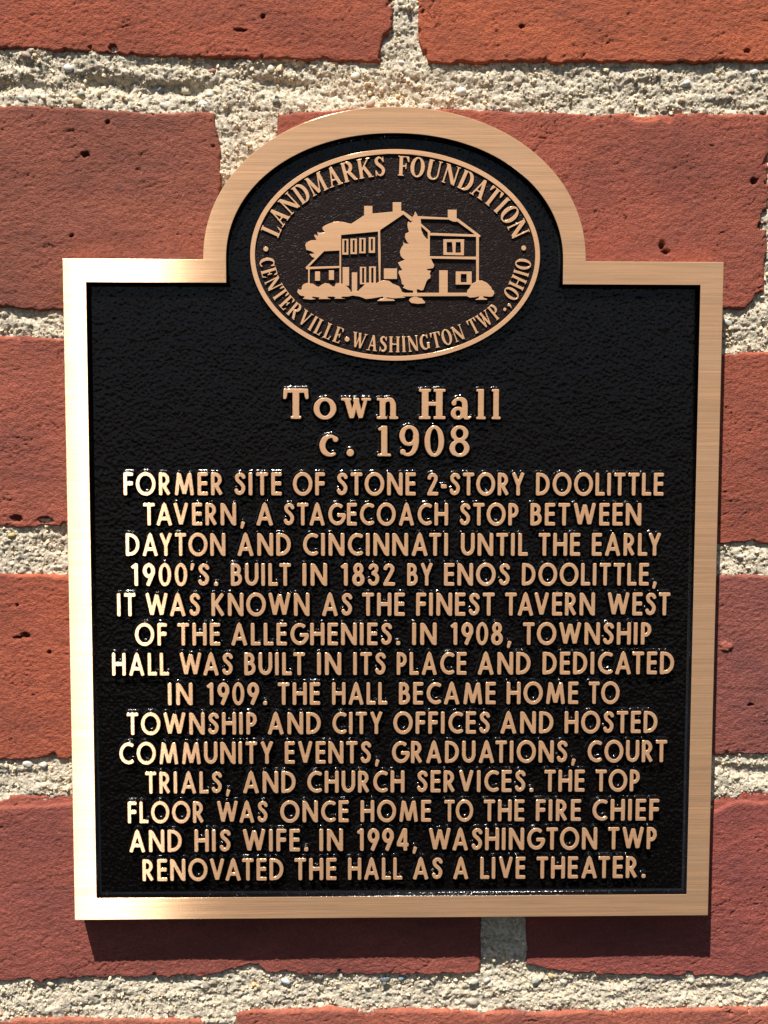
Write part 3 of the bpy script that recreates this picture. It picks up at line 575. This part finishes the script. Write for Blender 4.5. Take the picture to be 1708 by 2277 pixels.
W = .157; w = W; hw = W / 2
S_PTS = [(.415, .775), (.375, .865), (.285, .908), (.18, .885), (.118, .80), (.128, .70), (.20, .605), (.30, .515), (.375, .415), (.398, .29), (.345, .155), (.24, .092), (.14, .125), (.085, .235)]
SANS = {
 'A': (.74, [line(.095, 0, .37, .95, w), line(.645, 0, .37, .95, w), line(.20, .30, .54, .30, .15), poly((.29, .86), (.45, .86), (.40, 1.03), (.34, 1.03))]),
 'B': (.50, [line(hw, 0, hw, 1, w), line(hw, hw, .24, hw, w), line(hw, 1 - hw, .2, 1 - hw, w), line(hw, .53, .22, .53, .15), arc(.2, .72, .165, .1875, -90, 90, w), arc(.24, .31, .175, .2175, -90, 90, w)]),
 'C': (.66, [arc(.43, .5, .335, .413, 52, 308, w)]),
 'D': (.64, [line(hw, 0, hw, 1, w), line(hw, hw, .2, hw, w), line(hw, 1 - hw, .2, 1 - hw, w), arc(.2, .5, .345, .4075, -90, 90, w)]),
 'E': (.45, [line(hw, 0, hw, 1, w), line(0, hw, .45, hw, w), line(0, 1 - hw, .45, 1 - hw, w), line(0, .52, .43, .52, .17)]),
 'F': (.43, [line(hw, 0, hw, 1, w), line(0, 1 - hw, .43, 1 - hw, w), line(0, .52, .42, .52, .18)]),
 'G': (.74, [arc(.42, .5, .325, .413, 48, 352, w, (1, 0)), line(.42, .46, .80, .46, .16)]),
 'H': (.62, [line(hw, 0, hw, 1, w), line(.62 - hw, 0, .62 - hw, 1, w), line(0, .51, .6, .51, .17)]),
 'I': (.185, [line(hw, 0, hw, 1, w)]),
 'K': (.60, [line(hw, 0, hw, 1, w), line(.16, .50, .50, .965, w), line(.18, .55, .51, .02, w)]),
 'L': (.42, [line(hw, 0, hw, 1, w), line(0, hw, .42, hw, w)]),
 'M': (.88, [line(.095, 0, .21, .97, w), line(.785, 0, .67, .97, w), line(.22, .93, .44, .06, w, .16), line(.66, .93, .44, .06, w, .16)]),
 'N': (.68, [line(hw, 0, hw, .99, w), line(.68 - hw, 0, .68 - hw, 1, w), line(.11, .93, .57, .06, w)]),
 'O': (.86, [oval(.43, .5, .43, .515, W, W)]),
 'P': (.47, [line(hw, 0, hw, 1, w), line(hw, 1 - hw, .2, 1 - hw, w), line(hw, .44, .2, .44, .165), arc(.2, .672, .175, .235, -90, 90, w)]),
 'R': (.53, [line(hw, 0, hw, 1, w), line(hw, 1 - hw, .2, 1 - hw, w), line(hw, .46, .2, .46, .16), arc(.2, .682, .185, .225, -90, 90, w), line(.20, .46, .44, .03, w)]),
 'S': (.49, [spline(S_PTS, w)]),
 'T': (.52, [line(.26, 0, .26, 1, w), line(0, 1 - hw, .52, 1 - hw, w)]),
 'U': (.60, [line(hw, .34, hw, 1, w, ends=(0, 1)), line(.60 - hw, .34, .60 - hw, 1, w, ends=(0, 1)), arc(.30, .34, .2075, .25, 180, 360, w)]),
 'V': (.70, [line(.095, 1, .35, .05, w, .16), line(.605, 1, .35, .05, w, .16)]),
 'W': (1.02, [line(.095, 1, .30, .06, w, .16), line(.30, .06, .51, .93, .16, .16), line(.51, .93, .72, .06, .16, .16), line(.925, 1, .72, .06, w, .16)]),
 'Y': (.62, [line(.31, 0, .31, .48, w, ends=(1, 0)), line(.095, 1, .31, .46, w, ends=(1, 0)), line(.525, 1, .31, .46, w, ends=(1, 0))]),
 '0': (.53, [oval(.265, .5, .265, .515, w * .97, w)]),
 '1': (.28, [line(.28 - hw, 0, .28 - hw, 1, w), line(.01, .80, .20, .94, .15)]),
 '2': (.52, [chain([(.095, .70), (.11, .80), (.17, .885), (.26, .91), (.35, .88), (.405, .80), (.405, .70), (.36, .59), (.12, .14)], w), line(.02, hw, .52, hw, w)]),
 '3': (.50, [spline([(.10, .78), (.16, .885), (.25, .905), (.345, .85), (.37, .745), (.33, .64), (.22, .565)], w), spline([(.22, .545), (.34, .49), (.40, .39), (.40, .25), (.33, .125), (.22, .088), (.12, .14), (.075, .24)], w)]),
 '4': (.54, [line(.39, 0, .39, 1, w), line(.36, .97, .07, .30, .16), line(.01, .27, .54, .27, .16)]),
 '8': (.52, [oval(.26, .745, .215, .265, .155, .155), oval(.26, .285, .26, .30, .175, .165)]),
 '9': (.52, [oval(.26, .68, .26, .33, .175, .17), line(.445, .60, .20, .01, .17, ends=(0, 1))]),
 '-': (.26, [line(0, .40, .26, .40, .17)]),
 '.': (.17, [line(.085, 0, .085, .17, .17)]),
 ',': (.20, [line(.13, .17, .05, -.14, .17, .12)]),
 "'": (.17, [line(.12, 1, .05, .68, .16, .11)]),
}
def sf(x0, x1, y, s, up=True):          # slab serif
    return line(x0, y + (s / 2 if up else -s / 2), x1, y + (s / 2 if up else -s / 2), s)
def roman(t, h, s):
    """condensed roman capitals: t thick stroke, h thin stroke, s serif thickness"""
    k = t / 2; e = .075
    def stem(x, wid=t, lo=True, hi=True, y0=0, y1=1):
        r = [line(x, y0, x, y1, wid)]
        if lo: r.append(sf(x - wid / 2 - e, x + wid / 2 + e, y0, s))
        if hi: r.append(sf(x - wid / 2 - e, x + wid / 2 + e, y1, s, False))
        return r
    x0 = e + k
    G = {}
    G['A'] = (.76, [line(.15, .02, .38, .97, h), line(.60, .02, .385, .99, t), line(.2, .33, .54, .33, h), sf(.0, .27, 0, s), sf(.44, .76, 0, s)])
    G['C'] = (.62, [arc(.36, .5, .27, .44, 48, 312, [h, h, t, t * 1.15, t, h, h], n=36), poly((.53, .70), (.585, .70), (.585, 1.0), (.55, 1.0), (.47, .88)), poly((.47, .12), (.60, .30), (.575, .33), (.52, .2))])
    G['D'] = (.68, stem(x0, lo=False, hi=False) + [line(0, s / 2, .32, s / 2, s), line(0, 1 - s / 2, .32, 1 - s / 2, s), arc(.30, .5, .29, .5 - h / 2, -90, 90, [h, t, t * 1.1, t, h], n=30)])
    G['E'] = (.58, stem(x0, lo=False, hi=False) + [line(0, s / 2, .54, s / 2, s), line(0, 1 - s / 2, .52, 1 - s / 2, s), line(x0, .51, .40, .51, h), line(.39, .36, .39, .66, .06), poly((.46, .02), (.58, .30), (.54, .30), (.40, .04)), poly((.54, .98), (.54, .72), (.505, .72), (.40, .96))])
    G['F'] = (.56, stem(x0, hi=False) + [line(0, 1 - s / 2, .54, 1 - s / 2, s), line(x0, .50, .40, .50, h), line(.40, .34, .40, .66, .06), poly((.55, .98), (.56, .68), (.52, .68), (.40, .96))])
    G['G'] = (.70, [arc(.36, .5, .27, .44, 50, 318, [h, h, t, t * 1.15, t, h, h], n=36), poly((.53, .70), (.585, .70), (.585, 1.0), (.55, 1.0), (.47, .88)), line(.56, .08, .56, .42, t), sf(.42, .70, .46, s, False)])
    G['H'] = (.80, stem(x0) + stem(.80 - x0) + [line(x0, .51, .8 - x0, .51, h)])
    G['I'] = (2 * x0, stem(x0))
    G['K'] = (.80, stem(x0) + [line(x0 + .05, .40, .60, .96, h), line(.33, .58, .64, .03, t), sf(.47, .74, 1, s, False), sf(.50, .80, 0, s)])
    G['L'] = (.58, stem(x0, lo=False) + [line(0, s / 2, .54, s / 2, s), poly((.46, .02), (.58, .34), (.54, .34), (.38, .04))])
    G['M'] = (.96, [line(.13, 0, .13, 1, h), line(.80, 0, .80, 1, t), line(.15, .97, .44, .06, t), line(.45, .06, .77, .97, h * .9), sf(0, .26, 0, s), sf(.80 - k - e, .80 + k + e, 0, s), sf(0, .2, 1, s, False), sf(.74, .80 + k + e, 1, s, False)])
    G['N'] = (.78, [line(.13, 0, .13, 1, h), line(.66, .0, .66, 1, h), line(.14, .96, .62, .06, t * 1.05), sf(0, .26, 0, s), sf(.54, .78, 1, s, False), sf(0, .2, 1, s, False)])
    G['O'] = (.70, [oval(.35, .5, .35, .515, t * 1.1, h)])
    G['P'] = (.62, stem(x0, hi=False) + [line(0, 1 - s / 2, .32, 1 - s / 2, s), line(x0, .45, .3, .45, h), arc(.30, .72, .22, .255, -90, 90, [h, t, t * 1.05, t, h], n=26)])
    G['R'] = (.74, stem(x0, hi=False) + [line(0, 1 - s / 2, .32, 1 - s / 2, s), line(x0, .49, .3, .49, h), arc(.30, .74, .22, .24, -90, 90, [h, t, t * 1.05, t, h], n=26), line(.36, .49, .62, .05, t), sf(.56, .74, 0, s)])
    G['S'] = (.56, [spline([(.46, .76), (.40, .88), (.29, .95), (.17, .90), (.115, .78), (.17, .64), (.29, .53), (.41, .41), (.455, .26), (.40, .12), (.28, .05), (.16, .10), (.08, .26)], [h, h, t * .8, t, t * 1.05, t, t * .8, h, h]), line(.475, .68, .475, .99, .055), line(.065, .01, .065, .33, .055)])
    G['T'] = (.70, stem(.35, hi=False) + [line(.0, 1 - s / 2, .70, 1 - s / 2, s), poly((0, .99), (.02, .68), (.06, .68), (.16, .97)), poly((.70, .99), (.68, .68), (.64, .68), (.54, .97))])
    G['U'] = (.76, [line(x0, .3, x0, 1, t), line(.62, .3, .62, 1, h), arc((x0 + .62) / 2, .31, (.62 - x0) / 2, .265, 180, 360, [t, t, h * 1.2, h, h]), sf(0, x0 + k + e, 1, s, False), sf(.50, .76, 1, s, False)])
    G['V'] = (.76, [line(.17, .97, .40, .04, t, t * .8), line(.61, .97, .40, .04, h), sf(0, .32, 1, s, False), sf(.49, .76, 1, s, False)])
    G['W'] = (1.08, [line(.17, .97, .36, .04, t, t * .8), line(.55, .95, .37, .05, h), line(.50, .97, .69, .04, t, t * .8), line(.92, .97, .70, .04, h), sf(0, .32, 1, s, False), sf(.40, .63, 1, s, False), sf(.80, 1.08, 1, s, False)])
    G['.'] = (.17, [lambda P: np.hypot(P[0] - .085, P[1] - .085) - .095])
    G[','] = (.19, [lambda P: np.hypot(P[0] - .095, P[1] - .085) - .095, line(.15, .05, .03, -.20, .09, .04)])
    G['*'] = (.26, [lambda P: np.hypot(P[0] - .13, P[1] - .42) - .125])
    return G
ROMAN = roman(.17, .075, .055)
BOOK = {   # heading face: sturdy, low contrast, slab serifs; each glyph as wide as it is on the plaque
 'T': (.86, [line(.43, 0, .43, 1, .225), line(.02, .925, .84, .925, .15), sf(.25, .61, 0, .11), line(.07, .70, .10, .92, .12, .16, (0, 0)), line(.79, .70, .76, .92, .12, .16, (0, 0))]),
 'o': (.74, [oval(.37, .345, .37, .365, .20, .13)]),
 'w': (.98, [line(.20, .66, .36, .03, .19, .15), line(.36, .03, .50, .60, .13), line(.48, .66, .65, .03, .19, .15), line(.65, .03, .81, .66, .12), sf(0, .34, .70, .10, False), sf(.40, .60, .70, .10, False), sf(.66, .98, .70, .10, False)]),
 'n': (.73, [line(.20, 0, .20, .69, .20), line(.55, 0, .55, .45, .20, ends=(1, 0)), spline([(.22, .52), (.30, .61), (.40, .645), (.50, .61), (.55, .48)], [.10, .14, .16, .2], (0, 0)), sf(.0, .20, .70, .10, False), sf(0, .36, 0, .10), sf(.42, .73, 0, .10)]),
 'H': (.88, [line(.21, 0, .21, 1, .225), line(.67, 0, .67, 1, .225), line(.2, .51, .68, .51, .14), sf(0, .40, 0, .11), sf(.48, .88, 0, .11), sf(0, .40, 1, .11, False), sf(.48, .88, 1, .11, False)]),
 'a': (.69, [spline([(.10, .55), (.17, .64), (.30, .67), (.42, .62), (.46, .50), (.46, .12)], [.14, .11, .13, .18, .19, .19], (0, 0)), oval(.24, .205, .24, .215, .165, .12), spline([(.46, .2), (.48, .07), (.57, .05), (.66, .09)], [.19, .13, .11, .07], (0, 0)), lambda P: np.hypot(P[0] - .11, P[1] - .53) - .085]),
 'l': (.33, [line(.165, 0, .165, 1, .20), sf(.0, .165, 1, .10, False), sf(0, .33, 0, .10)]),
 'c': (.66, [arc(.37, .35, .27, .30, 55, 305, [.10, .12, .19, .2, .19, .13, .10], n=30), lambda P: np.hypot(P[0] - .525, P[1] - .555) - .095]),
 '.': (.24, [lambda P: np.hypot(P[0] - .12, P[1] - .12) - .125]),
 '1': (.44, [line(.22, 0, .22, 1, .20), sf(0, .44, 0, .10), line(.03, .86, .20, .94, .12, .13, (1, 0))]),
 '9': (.63, [oval(.315, .68, .315, .34, .18, .12), spline([(.53, .65), (.535, .42), (.46, .18), (.32, .07), (.18, .075)], [.19, .18, .14, .11], (0, 0)), lambda P: np.hypot(P[0] - .12, P[1] - .15) - .095]),
 '0': (.63, [oval(.315, .5, .315, .515, .185, .12)]),
 '8': (.64, [oval(.32, .75, .28, .265, .165, .12), oval(.32, .275, .32, .29, .18, .12)]),
}
def contours(Fv, xs, ys):
    neg = Fv < 0; ny, nx = Fv.shape
    code = neg[:-1, :-1] * 1 + neg[:-1, 1:] * 2 + neg[1:, 1:] * 4 + neg[1:, :-1] * 8
    E = {}
    def pt(kind, j, i):
        if kind == 'h': a, b = Fv[j, i], Fv[j, i + 1]; t = a / (a - b); return (xs[i] + t * (xs[i + 1] - xs[i]), ys[j])
        a, b = Fv[j, i], Fv[j + 1, i]; t = a / (a - b); return (xs[i], ys[j] + t * (ys[j + 1] - ys[j]))
    T = {1: [(0, 3)], 2: [(0, 1)], 3: [(1, 3)], 4: [(1, 2)], 5: [(0, 1), (2, 3)], 6: [(0, 2)], 7: [(2, 3)], 8: [(2, 3)], 9: [(0, 2)], 10: [(0, 3), (1, 2)], 11: [(1, 2)], 12: [(1, 3)], 13: [(0, 1)], 14: [(0, 3)]}
    for j, i in zip(*np.nonzero((code > 0) & (code < 15))):
        ek = [('h', j, i), ('v', j, i + 1), ('h', j + 1, i), ('v', j, i)]
        for a, b in T[int(code[j, i])]:
            E.setdefault(ek[a], []).append(ek[b]); E.setdefault(ek[b], []).append(ek[a])
    loops = []; seen = set()
    for s in list(E):
        if s in seen: continue
        lp = [s]; seen.add(s); cur = s
        while True:
            nx_ = [e for e in E[cur] if e not in seen]
            if not nx_: break
            cur = nx_[0]; seen.add(cur); lp.append(cur)
        if len(lp) > 6: loops.append([pt(*e) for e in lp])
    return loops
def simplify(P, tol):
    """drop vertices that lie on the chord of their neighbours"""
    P = list(P); changed = True
    for _ in range(4):
        out = []; skip = False
        for i in range(len(P)):
            a, b, c = P[i - 1], P[i], P[(i + 1) % len(P)]
            l = math.hypot(c[0] - a[0], c[1] - a[1]) + 1e-9
            d = abs((b[0] - a[0]) * (c[1] - a[1]) - (b[1] - a[1]) * (c[0] - a[0])) / l
            if d < tol and not skip: skip = True; continue
            out.append(b); skip = False
        P = out
    return P
def glyph_mesh(key, spec, step, y_top, y_base, draft, wob=0.0, edge=.012, sx=1.0, blur=1, thin=0.0):
    """outline of the strokes -> flat bronze face, narrow bright arris, black sloping flank. Units: 1 = cap height; y in mm"""
    wd, prims = spec
    xs = np.arange(-.16, wd + .18, step); ys = np.arange(-.34, 1.14, step)
    X, Y = np.meshgrid(xs, ys); Fv = np.full(X.shape, 9.0)
    for f in prims: Fv = np.minimum(Fv, f((X, Y)))
    Fv = Fv + thin
    for _ in range(blur):
        Fp = np.pad(Fv, 1, mode='edge'); Fv = (Fp[:-2, 1:-1] + Fp[2:, 1:-1] + Fp[1:-1, :-2] + Fp[1:-1, 2:] + 2 * Fv) / 6
    if wob: Fv = Fv + wob * noise(X * 9 + hash(key) % 50, Y * 9, 3) + wob * .6 * noise(X * 23, Y * 23, 5)
    gy, gx_ = np.gradient(Fv, step)
    V = []; Fc = []; Mi = []; loops = [simplify(l, step * .045) for l in contours(Fv, xs, ys)]
    def grad(p):
        i = min(max(int(round((p[0] - xs[0]) / step)), 0), len(xs) - 1); j = min(max(int(round((p[1] - ys[0]) / step)), 0), len(ys) - 1)
        g = (gx_[j, i], gy[j, i]); l = math.hypot(*g) + 1e-6; return g[0] / l, g[1] / l
    face = []
    for P in loops:
        # orientation: solid on the left
        g = grad(P[0]); e = (P[1][0] - P[0][0], P[1][1] - P[0][1])
        if e[0] * g[1] - e[1] * g[0] > 0: P = P[::-1]
        n = len(P); G_ = [grad(p) for p in P]; st = len(V)
        hh = y_base - y_top; rings = [(0, y_top), (edge, y_top + .09), (edge + draft * .2, y_top + .35 * hh), (edge + draft * .55, y_top + .80 * hh), (edge + draft * 1.0, y_top + .92 * hh), (edge + draft * 1.9, y_base)]
        for off, y in rings: V += [((p[0] + g_[0] * off), y * MM, (p[1] + g_[1] * off)) for p, g_ in zip(P, G_)]
        for k in range(len(rings) - 1):
            for i in range(n):
                a, b = st + k * n + i, st + k * n + (i + 1) % n; Fc.append((a, a + n, b + n, b)); Mi.append(0 if k == 0 else 1)
        face.append((P, st))
    tri = tessellate_polygon([[Vector((x, z, 0)) for x, z in P] for P, _ in face]); flat = []
    for P, st in face: flat += [st + i for i in range(len(P))]
    for t in tri:
        f = [flat[i] for i in t]; a, b, c = (V[i] for i in f)
        if (b[0] - a[0]) * (c[2] - a[2]) - (b[2] - a[2]) * (c[0] - a[0]) < 0: f = f[::-1]
        Fc.append(tuple(f)); Mi.append(0)
    me = py_mesh('letter', V, Fc, Mi)
    for m_ in (M_BRONZE_L, M_BLACK_EDGE): me.materials.append(m_)
    me.polygons.foreach_set('use_smooth', np.array(Mi) == 1)
    return me
KIND = {',': 'comma', '.': 'full_stop', "'": 'apostrophe', '-': 'hyphen'}
def kind(ch): return KIND.get(ch, 'digit' if ch.isdigit() else 'letter')
cache = {}
def get(font, ch, tag, **kw):
    k = (tag, ch)
    if k not in cache: cache[k] = glyph_mesh(sum(map(ord, ch)), font[ch], **kw)
    return cache[k]
KERN = {('A', 'T'): -.10, ('T', 'A'): -.10, ('A', 'V'): -.13, ('V', 'A'): -.13, ('L', 'Y'): -.10, ('L', 'T'): -.06, ('A', 'Y'): -.10, ('D', 'A'): -.03, ('W', 'A'): -.09, ('T', 'O'): -.03, ('P', 'L'): .0, ('F', 'O'): -.03, ('O', 'W'): -.03, ('C', 'A'): -.03, ('L', 'A'): -.0, ('T', 'Y'): .0, ('O', 'V'): -.05, ('1', '9'): .05, ('1', '8'): .05, ("'", 'S'): .0, ('0', "'"): -.02, ('R', 'Y'): -.03, ('Y', 'T'): -.03, ('R', 'T'): -.02}
def word_obj(text, x_mid, base):
    return empty('word', (x_mid * MM, 0, (HH + base) * MM), plaque, label='raised bronze word reading ' + text)
Y_TXT = -9.15
for base, cap, words in TEXT:
    for text, x0, x1 in words:
        gap = .135; xs = []; x = 0.0
        for i, ch in enumerate(text):
            if i: x += gap + KERN.get((text[i - 1], ch), 0) + (.05 if ch in '.,' else 0)
            xs.append(x); x += SANS[ch][0]
        # the word fills the width it has on the plaque: spacing takes part of the difference, letter width the rest
        target = (x1 - x0) / cap; ratio = target / x; sxw = 1 + (ratio - 1) * .75
        if len(text) > 1:
            extra = (target - x * sxw) / (len(text) - 1)
        else: extra = 0; sxw = ratio
        mid = (x0 + x1) / 2; wobj = word_obj(text, mid, base)
        for i, ch in enumerate(text):
            me = get(SANS, ch, 'sans', step=.021, y_top=Y_TXT, y_base=Y_FIELD + .1, draft=.085, wob=.006, blur=2, thin=.013, edge=.017)
            o = link(kind(ch), me, None, wobj)
            o.location = ((x0 - mid + (xs[i] * sxw + extra * i) * cap) * MM, 0, 0); o.scale = (cap * MM * sxw, 1, cap * MM)
HEAD = [('Town', 53.9, 9.25, [(-33.79, -25.86), (-24.54, -17.61), (-16.29, -7.1), (-5.47, 1.17)]),
        ('Hall', 53.9, 9.25, [(7.27, 15.47), (16.98, 23.4), (24.65, 27.66), (29.31, 32.19)]),
        ('c.', 42.65, 9.35, [(-22.8, -16.61), (-14.53, -12.31)]),
        ('1908', 42.65, 9.35, [(-5.23, -1.01), (1.42, 7.41), (9.05, 15.09), (16.65, 22.83)])]
for text, base, cap, ext in HEAD:
    mid = (ext[0][0] + ext[-1][1]) / 2; wobj = word_obj(text, mid, base)
    for ch, (a, b) in zip(text, ext):
        me = get(BOOK, ch, 'book', step=.018, y_top=Y_TXT, y_base=Y_FIELD + .1, draft=.075, wob=.005, edge=.016, thin=.020)
        o = link(kind(ch), me, None, wobj); o.location = ((a - mid) * MM, 0, 0); o.scale = ((b - a) * MM / BOOK[ch][0], 1, cap * MM)

# lettering round the medallion, along ellipses through the middle of the capitals
def arc_word(text, p0, p1, a, b, cap, top, y):
    """p0, p1: where the word starts and ends (mm)"""
    cx, cz = SX, SZ + .05
    t0 = math.atan2((p0[1] - cz) / b, (p0[0] - cx) / a); t1 = math.atan2((p1[1] - cz) / b, (p1[0] - cx) / a)
    if top and t0 < 0: t0 += 2 * math.pi
    if not top:
        if t0 > 0: t0 -= 2 * math.pi
        if t1 < t0: t1 += 2 * math.pi
    n = 400; ts = np.linspace(t0, t1, n); X = cx + a * np.cos(ts); Z = cz + b * np.sin(ts)
    s = np.concatenate([[0], np.cumsum(np.hypot(np.diff(X), np.diff(Z)))])
    gap = .09; adv = []; x = 0
    for i, ch in enumerate(text):
        if i: x += gap + KERN.get((text[i - 1], ch), 0) * .8
        adv.append((x, x + ROMAN[ch][0])); x += ROMAN[ch][0]
    k = s[-1] / x
    for ch, (u0, u1) in zip(text, adv):
        sm = (u0 + u1) / 2 * k; t = np.interp(sm, s, ts); px_, pz_ = cx + a * math.cos(t), cz + b * math.sin(t)
        tx, tz = -a * math.sin(t), b * math.cos(t)
        if top: tx, tz = -tx, -tz
        ang = math.atan2(tz, tx); sx_ = k; hx = ROMAN[ch][0] / 2 * sx_; hz = cap / 2
        me = get(ROMAN, ch, 'roman', step=.022, y_top=y, y_base=Y_DISC + .05, draft=.03, wob=.004, edge=.016, thin=.011)
        o = link('bullet' if ch == '*' else kind(ch), me, None, med)
        o.rotation_euler = (0, -ang, 0)
        ox, oz = -hx, -hz
        o.location = ((px_ + ox * math.cos(ang) - oz * math.sin(ang)) * MM, 0, (pz_ + ox * math.sin(ang) + oz * math.cos(ang)) * MM)
        o.scale = (sx_ * MM, 1, cap * MM)
YL = Y_DISC - .5
arc_word('LANDMARKS', (-38.07, 108.85), (-3.04, 128.97), 38.6, 26.3, 5.75, True, YL)
arc_word('FOUNDATION', (.74, 129.35), (38.08, 108.65), 38.6, 26.3, 5.75, True, YL)
arc_word('CENTERVILLE', (-38.5, 101.9), (-15.67, 78.89), 38.5, 26.4, 4.7, False, YL)
arc_word('WASHINGTON', (-13.02, 78.0), (20.72, 80.3), 38.5, 26.4, 4.7, False, YL)
arc_word('TWP', (22.4, 81.3), (31.6, 86.7), 38.5, 26.4, 4.7, False, YL)
arc_word('OHIO', (34.4, 90.3), (38.6, 102.0), 38.5, 26.4, 4.7, False, YL)
arc_word('.', (32.2, 87.6), (33.0, 88.2), 38.0, 26.0, 4.7, False, YL)
arc_word(',', (34.0, 88.6), (34.8, 89.3), 38.0, 26.0, 4.7, False, YL)
for (x, z, r_) in ((-14.37, 77.9, .72), (-38.6, 104.5, .72), (38.55, 105.2, .72)):
    P = [(x + r_ * math.cos(t), z + r_ * math.sin(t)) for t in np.linspace(0, 2 * math.pi, 21)[:-1]]
    mlink('bullet', solid('bullet', P, [], [(-.05, YL), (.03, YL + .06), (.12, Y_DISC + .05)], [0, 1]), [M_BRONZE_L, M_BLACK_EDGE])

# the whole relief picture and its letters sit under the medallion
